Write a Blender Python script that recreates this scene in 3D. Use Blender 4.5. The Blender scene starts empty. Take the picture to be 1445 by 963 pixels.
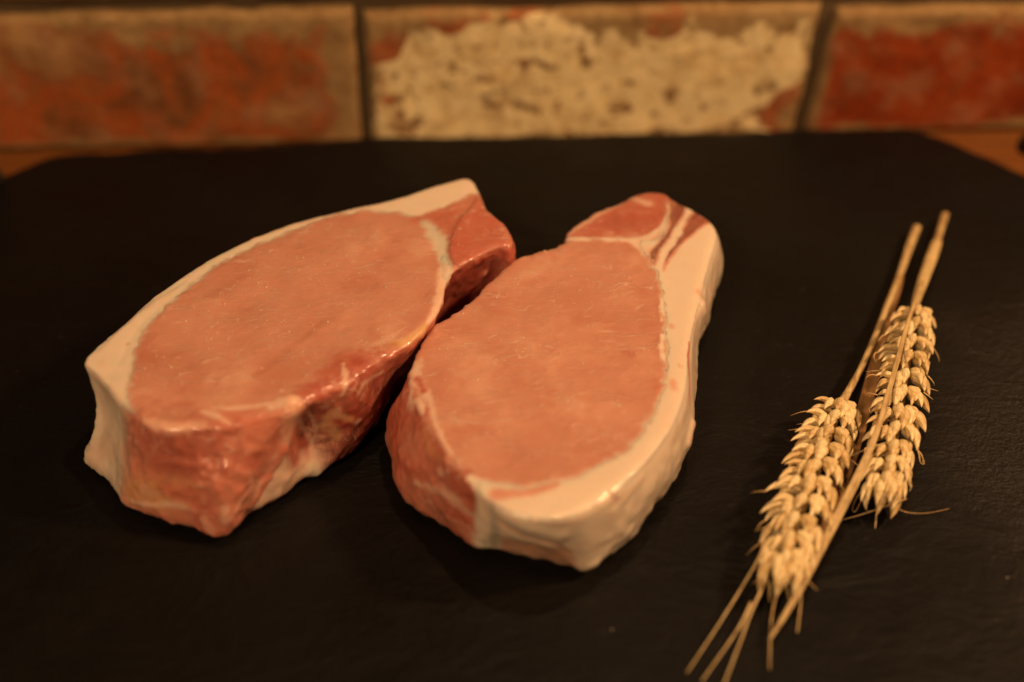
import bpy, bmesh, math, random
import numpy as np
from mathutils import Vector, Matrix
from mathutils.bvhtree import BVHTree

random.seed(7)
rng = np.random.default_rng(7)
sc = bpy.context.scene
COL = sc.collection

# ------------------------------------------------------------------ camera
PITCH = math.radians(40.0)
DIST = 0.55
CAM = Vector((0, -DIST * math.cos(PITCH), DIST * math.sin(PITCH)))
LENS, SENSOR = 50.0, 36.0
cam_data = bpy.data.cameras.new('camera')
cam = bpy.data.objects.new('camera', cam_data)
COL.objects.link(cam)
cam.location = CAM
cam.rotation_euler = (math.pi / 2 - PITCH, 0, 0)
cam_data.lens = LENS
cam_data.sensor_width = SENSOR
cam_data.clip_start = 0.02
cam_data.clip_end = 20
cam_data.dof.use_dof = True
cam_data.dof.focus_distance = 0.505
cam_data.dof.aperture_fstop = 3.0
cam_data.dof.aperture_blades = 9
sc.camera = cam

FPX = 1445 * LENS / SENSOR
RIGHT = Vector((1, 0, 0))
UP = Vector((0, math.sin(PITCH), math.cos(PITCH)))
FWD = Vector((0, math.cos(PITCH), -math.sin(PITCH)))


def ray(px, py):
    return (RIGHT * ((px - 722.5) / FPX) + UP * ((481.5 - py) / FPX) + FWD).normalized()


def P(px, py, z=0.0):
    """the place on the level z that is seen at this spot of the photograph"""
    d = ray(px, py)
    return CAM + d * ((z - CAM.z) / d.z)


# ------------------------------------------------------------------ world, lamps, exposure
world = bpy.data.worlds.new('World')
sc.world = world
world.use_nodes = True
wb = world.node_tree.nodes['Background']
wb.inputs[0].default_value = (1.0, 0.62, 0.34, 1)
wb.inputs[1].default_value = 0.02


def area(name, loc, target, size, power, color):
    l = bpy.data.lights.new(name, 'AREA')
    l.shape = 'DISK'
    l.size = size
    l.energy = power
    l.color = color
    o = bpy.data.objects.new(name, l)
    COL.objects.link(o)
    o.location = loc
    o.rotation_euler = (Vector(target) - Vector(loc)).to_track_quat('-Z', 'Y').to_euler()
    return o


area('lamp_right', (0.62, -0.05, 0.58), (0.02, 0.02, 0.0), 0.09, 5.6, (1.0, 0.57, 0.27))
area('lamp_front', (-0.34, -0.82, 0.78), (0.0, 0.02, 0.0), 0.22, 7.6, (1.0, 0.60, 0.30))
area('lamp_added_glint', (0.14, 0.10, 0.85), (0.0, 0.03, 0.0), 0.03, 1.5, (1.0, 0.60, 0.31))  # unseen lamp, added overhead to raise glints on the meat

sc.view_settings.view_transform = 'Standard'
sc.view_settings.look = 'None'
sc.view_settings.exposure = 0.0
sc.view_settings.gamma = 1.0
sc.view_settings.use_curve_mapping = False
sc.cycles.use_denoising = True
sc.cycles.max_bounces = 6
sc.cycles.caustics_reflective = False
sc.cycles.caustics_refractive = False


# ------------------------------------------------------------------ helpers
def link(o):
    COL.objects.link(o)
    return o


def thing(name, loc, label, cat, group=None):
    o = link(bpy.data.objects.new(name, None))
    o.empty_display_size = 0.02
    o.location = loc
    o['label'] = label
    o['category'] = cat
    if group:
        o['group'] = group
    return o


def mesh_obj(name, verts, faces, mat, smooth=True, parent=None, origin=(0, 0, 0)):
    me = bpy.data.meshes.new(name)
    org = Vector(origin)
    me.from_pydata([tuple(Vector(v) - org) for v in verts], [], [tuple(f) for f in faces])
    me.update()
    if smooth:
        me.polygons.foreach_set('use_smooth', [True] * len(me.polygons))
    me.materials.append(mat)
    o = link(bpy.data.objects.new(name, me))
    o.location = org
    if parent is not None:
        o.parent = parent
        o.location = org - parent.location
    return o


def catmull(pts, n, closed=True):
    pts = [np.asarray(p, float) for p in pts]
    N = len(pts)
    out = []
    segs = N if closed else N - 1
    for i in range(segs):
        if closed:
            p0, p1, p2, p3 = pts[i - 1], pts[i], pts[(i + 1) % N], pts[(i + 2) % N]
        else:
            p0, p1, p2, p3 = pts[max(i - 1, 0)], pts[i], pts[i + 1], pts[min(i + 2, N - 1)]
        for k in range(n):
            t = k / n
            out.append(0.5 * ((2 * p1) + (-p0 + p2) * t + (2 * p0 - 5 * p1 + 4 * p2 - p3) * t * t
                              + (-p0 + 3 * p1 - 3 * p2 + p3) * t ** 3))
    if not closed:
        out.append(pts[-1])
    return np.array(out)


PERM = rng.permutation(512)
GRAD = rng.uniform(-1, 1, 512)


def vnoise(p, scale, seed=0):
    """value noise in -1..1, p in metres, scale = size of a blob in metres"""
    q = np.asarray(p) / scale + seed * 17.31
    i = np.floor(q).astype(int)
    f = q - i
    f = f * f * (3 - 2 * f)
    r = np.zeros(len(q))
    for dx in (0, 1):
        for dy in (0, 1):
            for dz in (0, 1):
                h = PERM[(PERM[(PERM[(i[:, 0] + dx) & 511] + i[:, 1] + dy) & 511] + i[:, 2] + dz) & 511]
                w = (f[:, 0] if dx else 1 - f[:, 0]) * (f[:, 1] if dy else 1 - f[:, 1]) * (f[:, 2] if dz else 1 - f[:, 2])
                r += GRAD[h] * w
    return r


def sstep(a, b, x):
    t = np.clip((x - a) / (b - a), 0, 1)
    return t * t * (3 - 2 * t)


class NT:
    """small node-tree writer"""

    def __init__(self, name):
        self.m = bpy.data.materials.new(name)
        self.m.use_nodes = True
        self.t = self.m.node_tree
        self.b = self.t.nodes['Principled BSDF']

    def n(self, kind, **kw):
        nd = self.t.nodes.new(kind)
        for k, v in kw.items():
            setattr(nd, k, v)
        return nd

    def l(self, a, b):
        self.t.links.new(a, b)

    def noise(self, vec, scale, detail=4, rough=0.55, dist=0.0):
        nd = self.n('ShaderNodeTexNoise')
        nd.inputs['Scale'].default_value = scale
        nd.inputs['Detail'].default_value = detail
        nd.inputs['Roughness'].default_value = rough
        nd.inputs['Distortion'].default_value = dist
        if vec is not None:
            self.l(vec, nd.inputs['Vector'])
        return nd.outputs['Fac']

    def ramp(self, fac, stops, interp='LINEAR'):
        nd = self.n('ShaderNodeValToRGB')
        cr = nd.color_ramp
        cr.interpolation = interp
        while len(cr.elements) < len(stops):
            cr.elements.new(0.5)
        for e, (p, c) in zip(cr.elements, stops):
            e.position = p
            e.color = (c[0], c[1], c[2], 1) if not isinstance(c, (int, float)) else (c, c, c, 1)
        self.l(fac, nd.inputs[0])
        return nd.outputs[0]

    def math(self, op, a, b=None, c=None, clamp=False):
        nd = self.n('ShaderNodeMath', operation=op, use_clamp=clamp)
        for i, v in enumerate((a, b, c)):
            if v is None:
                continue
            if isinstance(v, (int, float)):
                nd.inputs[i].default_value = v
            else:
                self.l(v, nd.inputs[i])
        return nd.outputs[0]

    def mix(self, fac, a, b, mode='MIX'):
        nd = self.n('ShaderNodeMix', data_type='RGBA', blend_type=mode)
        for s, v in ((nd.inputs[0], fac), (nd.inputs[6], a), (nd.inputs[7], b)):
            if isinstance(v, (int, float)):
                s.default_value = v
            elif isinstance(v, tuple):
                s.default_value = (v[0], v[1], v[2], 1)
            else:
                self.l(v, s)
        return nd.outputs[2]

    def bump(self, height, strength=1.0, dist=0.001, normal=None):
        nd = self.n('ShaderNodeBump')
        nd.inputs['Strength'].default_value = strength
        nd.inputs['Distance'].default_value = dist
        self.l(height, nd.inputs['Height'])
        if normal is not None:
            self.l(normal, nd.inputs['Normal'])
        return nd.outputs[0]

    def coord(self, scale=(1, 1, 1), rot=(0, 0, 0), which='Object'):
        tc = self.n('ShaderNodeTexCoord')
        mp = self.n('ShaderNodeMapping')
        mp.inputs['Scale'].default_value = scale
        mp.inputs['Rotation'].default_value = rot
        self.l(tc.outputs[which], mp.inputs[0])
        return mp.outputs[0]

    def set(self, **kw):
        for k, v in kw.items():
            s = self.b.inputs[k.replace('_', ' ')]
            if isinstance(v, (int, float)):
                s.default_value = v
            elif isinstance(v, tuple):
                s.default_value = (v[0], v[1], v[2], 1) if len(s.default_value) == 4 else v
            else:
                self.l(v, s)


# ------------------------------------------------------------------ materials
SLATE_T = 0.012


def mat_slate():
    t = NT('slate')
    c = t.coord()
    cs = t.coord(scale=(1, 1.7, 1), rot=(0, 0, math.radians(-14)))
    big = t.noise(c, 9, 4)
    col = t.ramp(big, [(0.3, (0.0030, 0.0026, 0.0025)), (0.7, (0.0065, 0.0053, 0.0048))])
    dust = t.noise(c, 260, 3)
    patch = t.noise(c, 14, 3)
    dustf = t.math('MULTIPLY', t.ramp(dust, [(0.66, 0.0), (0.75, 1.0)]), t.ramp(patch, [(0.45, 0.0), (0.7, 0.35)]))
    col = t.mix(dustf, col, (0.05, 0.042, 0.034))
    vor = t.n('ShaderNodeTexVoronoi')
    vor.inputs['Scale'].default_value = 75
    t.l(c, vor.inputs['Vector'])
    speck = t.ramp(vor.outputs['Distance'], [(0.016, 1.0), (0.030, 0.0)])
    sel = t.ramp(t.math('FRACT', t.math('MULTIPLY', t.noise(c, 31, 1), 9.0)), [(0.72, 0.0), (0.74, 1.0)])
    col = t.mix(t.math('MULTIPLY', speck, sel), col, (0.30, 0.26, 0.21))
    t.set(Base_Color=col, Roughness=t.ramp(t.noise(c, 40, 4), [(0.3, 0.42), (0.7, 0.6)]), Specular_IOR_Level=0.16)
    rip = t.noise(cs, 26, 6, 0.62, 0.6)
    fine = t.noise(cs, 170, 5, 0.65)
    # a flaked, rougher patch of the stone towards the right
    tc2 = t.n('ShaderNodeTexCoord')
    ds = t.n('ShaderNodeVectorMath', operation='DISTANCE')
    t.l(tc2.outputs['Object'], ds.inputs[0])
    ds.inputs[1].default_value = (0.235, -0.060, SLATE_T)
    flk = t.ramp(t.math('ADD', ds.outputs['Value'], t.math('MULTIPLY', t.noise(c, 18, 3), 0.10)), [(0.075, 1.0), (0.165, 0.0)])
    grit = t.noise(c, 330, 4, 0.7)
    h = t.math('ADD', t.math('MULTIPLY', rip, 0.75), t.math('MULTIPLY', fine, 0.16))
    h = t.math('ADD', h, t.math('MULTIPLY', t.math('MULTIPLY', grit, flk), 1.3))
    t.set(Normal=t.bump(h, 0.9, 0.0024), Specular_IOR_Level=t.math('ADD', 0.16, t.math('MULTIPLY', flk, 0.34)))
    return t.m


def mat_counter():
    t = NT('counter_wood')
    c = t.coord(scale=(1, 14, 1))
    g = t.noise(c, 14, 5, 0.6, 0.4)
    col = t.ramp(g, [(0.3, (0.11, 0.036, 0.008)), (0.7, (0.20, 0.075, 0.017))])
    t.set(Base_Color=col, Roughness=0.6, Specular_IOR_Level=0.2, Normal=t.bump(g, 0.3, 0.001))
    return t.m


def mat_mortar():
    t = NT('mortar')
    c = t.coord()
    g = t.noise(c, 260, 5, 0.7)
    b = t.noise(c, 22, 4)
    col = t.mix(t.math('MULTIPLY', g, 0.5), t.ramp(b, [(0.3, (0.075, 0.052, 0.030)), (0.7, (0.15, 0.105, 0.06))]), (0.18, 0.135, 0.08))
    t.set(Base_Color=col, Roughness=0.95, Specular_IOR_Level=0.1, Normal=t.bump(g, 0.9, 0.002))
    return t.m


def mat_brick(name, stops, smear_low, lime=0.0, border=0.012, seed=0.0):
    """brick with sandy mortar smeared over its arrises; lime = how much old limewash clings to the face"""
    t = NT(name)
    tc = t.n('ShaderNodeTexCoord')
    mp = t.n('ShaderNodeMapping')
    mp.inputs['Location'].default_value = (seed, seed * 0.7, 0)
    t.l(tc.outputs['Object'], mp.inputs[0])
    c = mp.outputs[0]
    n1 = t.noise(c, 26, 5, 0.6, 0.5)
    n2 = t.noise(c, 150, 5, 0.65)
    n3 = t.noise(c, 60, 4, 0.6)
    col = t.ramp(n1, stops)
    col = t.mix(t.math('MULTIPLY', t.ramp(n3, [(0.5, 0.0), (0.72, 1.0)]), 0.6), col, (0.36, 0.20, 0.11))
    col = t.mix(t.ramp(n2, [(0.28, 0.55), (0.42, 0.0)]), col, (0.07, 0.022, 0.010))
    at = t.n('ShaderNodeAttribute', attribute_name='edge')
    edge = at.outputs['Fac']
    e = t.math('ADD', edge, t.math('MULTIPLY', t.math('SUBTRACT', n3, 0.5), 0.030))
    e = t.math('ADD', e, t.math('MULTIPLY', t.math('SUBTRACT', n1, 0.5), 0.040))
    if lime > 0:
        lm = t.noise(c, 34, 6, 0.68, 0.25)
        e2 = t.math('SUBTRACT', edge, 0.007)
        lm = t.math('ADD', lm, t.math('MULTIPLY', t.math('MINIMUM', e2, 0.010), 20.0))
        bites = t.noise(c, 95, 4, 0.7)
        lm = t.math('ADD', lm, t.math('MULTIPLY', t.math('SUBTRACT', bites, 0.5), 1.0))
        bare = t.n('ShaderNodeAttribute', attribute_name='bare')
        lm = t.math('SUBTRACT', lm, t.math('MULTIPLY', bare.outputs['Fac'], 1.2))
        lf = t.ramp(lm, [(0.50 - lime * 0.2, 0.0), (0.57 - lime * 0.2, 1.0)])
        lcol = t.ramp(t.noise(c, 120, 4, 0.7), [(0.25, (0.52, 0.36, 0.15)), (0.45, (0.82, 0.67, 0.37)), (0.75, (0.88, 0.76, 0.48))])
        lcol = t.mix(t.ramp(t.noise(c, 48, 5, 0.65), [(0.50, 0.0), (0.66, 0.55)]), lcol, (0.40, 0.24, 0.09))
        pits = t.math('MULTIPLY', t.ramp(t.noise(c, 130, 4, 0.6), [(0.53, 0.0), (0.62, 0.95)]), t.ramp(t.noise(c, 40, 3), [(0.42, 0.0), (0.54, 1.0)]))
        lcol = t.mix(pits, lcol, (0.20, 0.095, 0.035))
        col = t.mix(lf, col, lcol)
    sm = t.ramp(t.math('DIVIDE', e, border), [(0.55, 1.0), (1.15, 0.0)])
    sand = t.ramp(n2, [(0.3, (0.23, 0.145, 0.062)), (0.7, (0.40, 0.275, 0.130))])
    if smear_low:
        col = t.mix(t.math('MULTIPLY', sm, 0.92), col, sand)
    h = t.math('ADD', t.math('MULTIPLY', n2, 0.5), n3)
    t.set(Base_Color=col, Roughness=0.92, Specular_IOR_Level=0.12, Normal=t.bump(h, 0.8, 0.002))
    return t.m


def mat_meat():
    """one flesh material: colour and fatness are carried by the mesh, grain, veins and wet film added here"""
    t = NT('raw_pork')
    ca = t.n('ShaderNodeAttribute', attribute_name='tissue')
    fa = t.n('ShaderNodeAttribute', attribute_name='fatness')
    col, fat = ca.outputs['Color'], fa.outputs['Fac']
    lean = t.math('SUBTRACT', 1.0, fat, clamp=True)
    c = t.coord()
    cf = t.coord(scale=(1, 3.2, 1), rot=(0, 0, math.radians(-38)))
    mott = t.noise(c, 55, 4, 0.55)
    col = t.mix(t.math('MULTIPLY', t.ramp(mott, [(0.35, 0.0), (0.75, 1.0)]), t.math('MULTIPLY', lean, 0.30)), col, (0.66, 0.37, 0.27))
    col = t.mix(t.math('MULTIPLY', t.ramp(mott, [(0.22, 1.0), (0.45, 0.0)]), t.math('MULTIPLY', lean, 0.45)), col, (0.48, 0.16, 0.105))
    # thin pale veins between the fibre bundles
    def veins(scale, w, rot, gate):
        cv = t.coord(scale=(1, 2.6, 1), rot=(0, 0, math.radians(rot)))
        vn = t.noise(cv, scale, 3, 0.55, 0.8)
        v = t.ramp(t.math('ABSOLUTE', t.math('SUBTRACT', vn, 0.5)), [(0.0, 1.0), (w, 0.0)])
        g = t.ramp(t.noise(c, gate, 2), [(0.47, 0.0), (0.60, 1.0)])
        return t.math('MULTIPLY', t.math('MULTIPLY', v, g), lean)
    vein = t.math('MAXIMUM', veins(34, 0.009, -30, 38), t.math('MULTIPLY', veins(55, 0.010, 12, 50), 0.8))
    col = t.mix(t.math('MULTIPLY', vein, 0.55), col, (0.84, 0.60, 0.48))
    fib = t.noise(cf, 330, 3, 0.6)
    col = t.mix(t.math('MULTIPLY', t.ramp(fib, [(0.55, 0.0), (0.75, 1.0)]), t.math('MULTIPLY', lean, 0.20)), col, (0.80, 0.52, 0.38))
    # wet film
    wet = t.noise(c, 200, 3, 0.6)
    h = t.math('ADD', t.math('MULTIPLY', wet, 0.40), t.math('MULTIPLY', vein, 0.26))
    h = t.math('ADD', h, t.math('MULTIPLY', fib, 0.10))
    h = t.math('MULTIPLY', h, t.math('ADD', t.math('MULTIPLY', lean, 0.5), 0.5))
    dew = t.math('MULTIPLY', t.noise(c, 480, 2, 0.5), t.ramp(t.noise(c, 65, 3), [(0.46, 0.0), (0.62, 1.0)]))
    h = t.math('ADD', h, t.math('MULTIPLY', t.math('MULTIPLY', dew, lean), 0.40))
    nrm = t.bump(h, 0.8, 0.0010)
    t.set(Base_Color=col, Normal=nrm, Roughness=t.math('SUBTRACT', 0.40, t.math('MULTIPLY', fat, 0.08)),
          Specular_IOR_Level=0.5, Subsurface_Weight=0.75, Subsurface_Radius=(1.0, 0.42, 0.26), Subsurface_Scale=0.0034,
          Coat_Weight=0.45, Coat_Roughness=0.10)
    return t.m


def mat_sinew_glint():
    t = NT('pale_sinew_glint')  # pale colour of the sinew threads and of the painted wet glints
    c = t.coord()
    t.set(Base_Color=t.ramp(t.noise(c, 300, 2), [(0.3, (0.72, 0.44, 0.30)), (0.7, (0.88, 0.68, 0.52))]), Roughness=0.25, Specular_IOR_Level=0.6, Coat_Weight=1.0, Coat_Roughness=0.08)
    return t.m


def mat_straw(name, lo, hi, across=900, along=12.0, rot=-17.5, blot=160, bump=0.0006):
    """dry straw: fine streaks running lengthwise, some blotches, every piece a little different"""
    t = NT(name)
    tc = t.n('ShaderNodeTexCoord')
    mp = t.n('ShaderNodeMapping', vector_type='TEXTURE')
    mp.inputs['Scale'].default_value = (1, along, 1)
    mp.inputs['Rotation'].default_value = (0, 0, math.radians(rot))
    t.l(tc.outputs['Object'], mp.inputs[0])
    c1 = t.coord()
    oi = t.n('ShaderNodeObjectInfo')
    s = t.noise(mp.outputs[0], across, 3, 0.6)
    b = t.noise(c1, blot, 3)
    f = t.math('ADD', t.math('MULTIPLY', s, 0.65), t.math('MULTIPLY', b, 0.35))
    f = t.math('ADD', f, t.math('MULTIPLY', t.math('SUBTRACT', oi.outputs['Random'], 0.5), 0.20))
    col = t.ramp(f, [(0.34, lo), (0.62, hi)])
    t.set(Base_Color=col, Roughness=0.5, Specular_IOR_Level=0.35, Normal=t.bump(s, 0.6, bump))
    return t.m


def mat_iron():
    t = NT('dark_iron')
    c = t.coord()
    n = t.noise(c, 180, 4)
    t.set(Base_Color=t.ramp(n, [(0.3, (0.008, 0.005, 0.004)), (0.7, (0.018, 0.011, 0.008))]), Roughness=0.7,
          Specular_IOR_Level=0.3, Normal=t.bump(n, 0.3, 0.001))
    return t.m


M_SLATE, M_COUNTER, M_MORTAR, M_MEAT, M_IRON = mat_slate(), mat_counter(), mat_mortar(), mat_meat(), mat_iron()
M_SINEW_GLINT = mat_sinew_glint()
M_HUSK = mat_straw('wheat_husk', (0.54, 0.35, 0.13), (0.93, 0.79, 0.47), 15, 9.0, 0.0, 3.5, 0.0008)
M_STALK = mat_straw('wheat_stalk', (0.34, 0.21, 0.085), (0.68, 0.52, 0.26))
M_LEAF = mat_straw('dry_leaf', (0.32, 0.20, 0.080), (0.64, 0.48, 0.23))
M_LEAF_DARK = mat_straw('dry_leaf_brown', (0.11, 0.055, 0.020), (0.27, 0.145, 0.055))
M_AWN = mat_straw('wheat_awn', (0.46, 0.28, 0.10), (0.80, 0.60, 0.30))

# ------------------------------------------------------------------ setting: countertop
CZ = -SLATE_T - 0.002
YAW = math.radians(2.3)


def W(x, y, z):
    """wall frame: x along the wall, y out of the wall away from the camera"""
    ca, sa = math.cos(YAW), math.sin(YAW)
    return Vector((x * ca - y * sa, 0.1665 + x * sa + y * ca, z))


ct = mesh_obj('countertop', [(-0.9, -0.7, CZ), (0.9, -0.7, CZ), (0.9, 0.30, CZ), (-0.9, 0.30, CZ),
                             (-0.9, -0.7, CZ - 0.03), (0.9, -0.7, CZ - 0.03), (0.9, 0.30, CZ - 0.03), (-0.9, 0.30, CZ - 0.03)],
              [(0, 1, 2, 3), (7, 6, 5, 4), (0, 4, 5, 1), (1, 5, 6, 2), (2, 6, 7, 3), (3, 7, 4, 0)], M_COUNTER, smooth=False)
ct['kind'] = 'structure'

# ------------------------------------------------------------------ brick wall
wall = thing('brick_wall', W(0, 0, CZ), 'old brick wall with sandy mortar behind the slate board', 'wall')
wall_org = wall.location.copy()
# recessed mortar bed
bv = []
for (x, y, z) in [(-0.62, 0.0048, CZ + 0.0005), (0.62, 0.0048, CZ + 0.0005), (0.62, 0.0048, 0.155), (-0.62, 0.0048, 0.155),
                  (-0.62, 0.06, CZ + 0.0005), (0.62, 0.06, CZ + 0.0005), (0.62, 0.06, 0.155), (-0.62, 0.06, 0.155)]:
    bv.append(W(x, y, z))
mesh_obj('mortar', bv, [(0, 1, 2, 3), (7, 6, 5, 4), (0, 4, 5, 1), (1, 5, 6, 2), (2, 6, 7, 3), (3, 7, 4, 0)], M_MORTAR, False, wall, wall_org)

BR_LEFT = mat_brick('brick_mottled', [(0.25, (0.115, 0.040, 0.014)), (0.40, (0.22, 0.080, 0.028)), (0.50, (0.36, 0.088, 0.022)), (0.58, (0.26, 0.100, 0.036)), (0.72, (0.40, 0.23, 0.10))], True, 0.0, 0.014, 0.0)
BR_MID = mat_brick('brick_limewashed', [(0.3, (0.22, 0.068, 0.026)), (0.6, (0.38, 0.12, 0.045)), (0.8, (0.42, 0.17, 0.075))], True, 0.75, 0.010, 3.1)
BR_RIGHT = mat_brick('brick_red', [(0.3, (0.13, 0.024, 0.006)), (0.5, (0.28, 0.046, 0.010)), (0.62, (0.24, 0.055, 0.016)), (0.75, (0.32, 0.13, 0.06))], True, 0.0, 0.012, 5.7)


def brick(x0, x1, z0, z1, mat, label=None, slantL=0.0, slantR=0.0, proud=0.0, bare=()):
    """a worn brick: front grid with rounded, chipped arrises; depth 50 mm into the wall"""
    nx, nz, ny = 56, 18, 4
    L, H, D = x1 - x0, z1 - z0, 0.05
    verts, soft_e = [], []
    us = np.linspace(0, 1, nx)
    vs = np.linspace(0, 1, nz)
    us = us + 0.35 * np.sin(2 * np.pi * us) / (2 * np.pi) * -1
    vs = vs + 0.35 * np.sin(2 * np.pi * vs) / (2 * np.pi) * -1
    grid = {}
    for j, v in enumerate(vs):
        for i, u in enumerate(us):
            de = min(u * L, (1 - u) * L, v * H, (1 - v) * H)
            soft_e.append(min(u * L * (2.0 if x0 > 0.1 else 1.0), (1 - u) * L * (0.62 if x1 < 0 else 1.0), v * H * 2.2 + 0.004, (1 - v) * H * 0.8))
            verts.append((u, v, 0.0, de))
            grid[(i, j)] = len(verts) - 1
    faces = []
    for j in range(nz - 1):
        for i in range(nx - 1):
            faces.append((grid[i, j], grid[i + 1, j], grid[i + 1, j + 1], grid[i, j + 1]))
    ring = [(i, 0) for i in range(nx)] + [(nx - 1, j) for j in range(1, nz)] + [(i, nz - 1) for i in range(nx - 2, -1, -1)] + [(0, j) for j in range(nz - 2, 0, -1)]
    prev = [grid[r] for r in ring]
    for d in (0.012, 0.03, D):
        cur = []
        for r in ring:
            u, v, _, _ = verts[grid[r]]
            verts.append((u, v, d, 0.0))
            cur.append(len(verts) - 1)
        n = len(ring)
        for k in range(n):
            faces.append((prev[k], cur[k], cur[(k + 1) % n], prev[(k + 1) % n]))
        prev = cur
    faces.append(tuple(prev))
    A = np.array(verts)
    pw = np.c_[x0 + A[:, 0] * L, A[:, 2], z0 + A[:, 1] * H] + x0 * 3.3
    n1, n2, n3 = vnoise(pw, 0.02, 1), vnoise(pw, 0.007, 2), vnoise(pw, 0.003, 3)
    e = A[:, 3]
    eu = np.minimum(np.minimum(A[:, 0], 1 - A[:, 0]) * L, (1 - A[:, 1]) * H)
    rnd = 0.0022 * (1 - np.sqrt(np.clip(1 - (1 - np.clip(eu / 0.005, 0, 1)) ** 2, 0, 1)))
    y = -proud + A[:, 2] + rnd * (A[:, 2] == 0) + (0.0010 * n1 + 0.0006 * n2 + 0.0003 * n3) * (A[:, 2] == 0)
    vx = x0 + A[:, 0] * L + (A[:, 1] - 0.5) * (slantL * (1 - A[:, 0]) + slantR * A[:, 0])
    vz = z0 + A[:, 1] * H
    inward = 0.0012 + 0.0009 * n1 + 0.0006 * n2
    vx = np.where(A[:, 0] < 0.001, vx + inward, np.where(A[:, 0] > 0.999, vx - inward, vx))
    vz = np.where(A[:, 1] < 0.001, vz, np.where(A[:, 1] > 0.999, vz - inward, vz))
    o = mesh_obj('brick', [W(a, b, c) for a, b, c in zip(vx, y, vz)], faces, mat, True, wall, wall_org)
    at = o.data.attributes.new('edge', 'FLOAT', 'POINT')
    at.data.foreach_set('value', np.clip(np.r_[soft_e, np.zeros(len(e) - len(soft_e))], 0, 0.05).astype(np.float32))
    b = np.zeros(len(e))
    for (bx, bz, br) in bare:
        b = np.maximum(b, 1 - sstep(0.6 * br, br, np.hypot(vx - bx, (vz - bz) * 1.0) + 0.004 * n1 + 0.003 * n2))
    at = o.data.attributes.new('bare', 'FLOAT', 'POINT')
    at.data.foreach_set('value', b.astype(np.float32))
    if label:
        o['label'] = label
    return o


BZ0 = CZ + 0.0015
brick(-0.590, -0.304, BZ0, 0.0590, BR_RIGHT)
brick(-0.299, -0.0706, BZ0, 0.0580, BR_LEFT, 'mottled red and brown brick', slantR=-0.001)
brick(-0.0678, 0.1398, BZ0, 0.0560, BR_MID, 'brick covered with flaking cream limewash', slantL=-0.001, slantR=0.0050, proud=0.001,
      bare=((-0.062, 0.044, 0.017), (0.130, 0.000, 0.014), (0.068, 0.053, 0.010), (0.095, 0.054, 0.008), (0.005, 0.054, 0.007), (-0.03, 0.053, 0.007)))
brick(0.1450, 0.365, BZ0, 0.0530, BR_RIGHT, 'strong red brick', slantL=0.0050)
brick(0.373, 0.595, BZ0, 0.0530, BR_LEFT)
for k, (a, b) in enumerate([(-0.56, -0.345), (-0.337, -0.125), (-0.117, 0.096), (0.104, 0.318), (0.326, 0.54)]):
    brick(a, b, 0.0645, 0.1290, (BR_LEFT, BR_RIGHT, BR_LEFT, BR_MID, BR_RIGHT)[k])

# ------------------------------------------------------------------ slate board
back = [(-30, 262), (10, 243), (50, 226), (90, 214), (160, 213), (205, 207), (270, 206), (340, 204), (430, 198), (520, 191), (600, 190),
        (700, 189), (810, 187), (900, 184), (1010, 183), (1130, 179), (1230, 179), (1285, 179), (1340, 195), (1400, 221), (1445, 242), (1490, 266)]
pts = [P(x, y, 0.0) for x, y in back]
pr, pl = pts[-1], pts[0]
pts += [Vector((pr.x + 0.006, 0.03, 0)), Vector((pr.x + 0.012, -0.12, 0)), Vector((pr.x + 0.012, -0.26, 0)), Vector((pr.x - 0.04, -0.32, 0)),
        Vector((0.10, -0.325, 0)), Vector((-0.1, -0.327, 0)), Vector((pl.x + 0.04, -0.33, 0)), Vector((pl.x - 0.012, -0.27, 0)),
        Vector((pl.x - 0.010, -0.12, 0)), Vector((pl.x - 0.004, 0.02, 0))]
loop = catmull([tuple(p) for p in pts], 10)
nrm = np.roll(loop, -1, 0) - np.roll(loop, 1, 0)
nrm = np.c_[-nrm[:, 1], nrm[:, 0], 0 * nrm[:, 0]]
nrm /= np.linalg.norm(nrm, axis=1)[:, None] + 1e-9
cen = loop.mean(0)
if np.mean(np.sum((loop - cen) * nrm, 1)) < 0:
    nrm = -nrm
rows = []
for z, off, amp in ((0.0, -0.0045, 0.0006), (-0.0008, -0.0016, 0.0010), (-0.0028, 0.0008, 0.0014), (-0.0062, 0.0010, 0.0018), (-0.0096, -0.0004, 0.0016), (-SLATE_T, -0.003, 0.001)):
    q = loop.copy()
    q[:, 2] = z
    w = vnoise(np.c_[loop[:, :2] , np.full(len(loop), z * 3)], 0.009, 5) + 0.6 * vnoise(np.c_[loop[:, :2], np.full(len(loop), z * 6)], 0.004, 6)
    q += nrm * (off + amp * w)[:, None]
    rows.append(q)
board = thing('slate_board', (0, 0, -SLATE_T), 'large black slate serving board under the pork chops', 'board')
sv = np.concatenate(rows)
n = len(loop)
sf = [tuple(range(n))]
for r in range(len(rows) - 1):
    for k in range(n):
        a, b = r * n + k, r * n + (k + 1) % n
        sf.append((a, a + n, b + n, b))
sf.append(tuple((len(rows) - 1) * n + k for k in reversed(range(n))))
slab = mesh_obj('slab', sv, sf, M_SLATE, False, board, board.location)
bm = bmesh.new()
bm.from_mesh(slab.data)
bmesh.ops.recalc_face_normals(bm, faces=bm.faces)
bm.to_mesh(slab.data)
bm.free()


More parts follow.
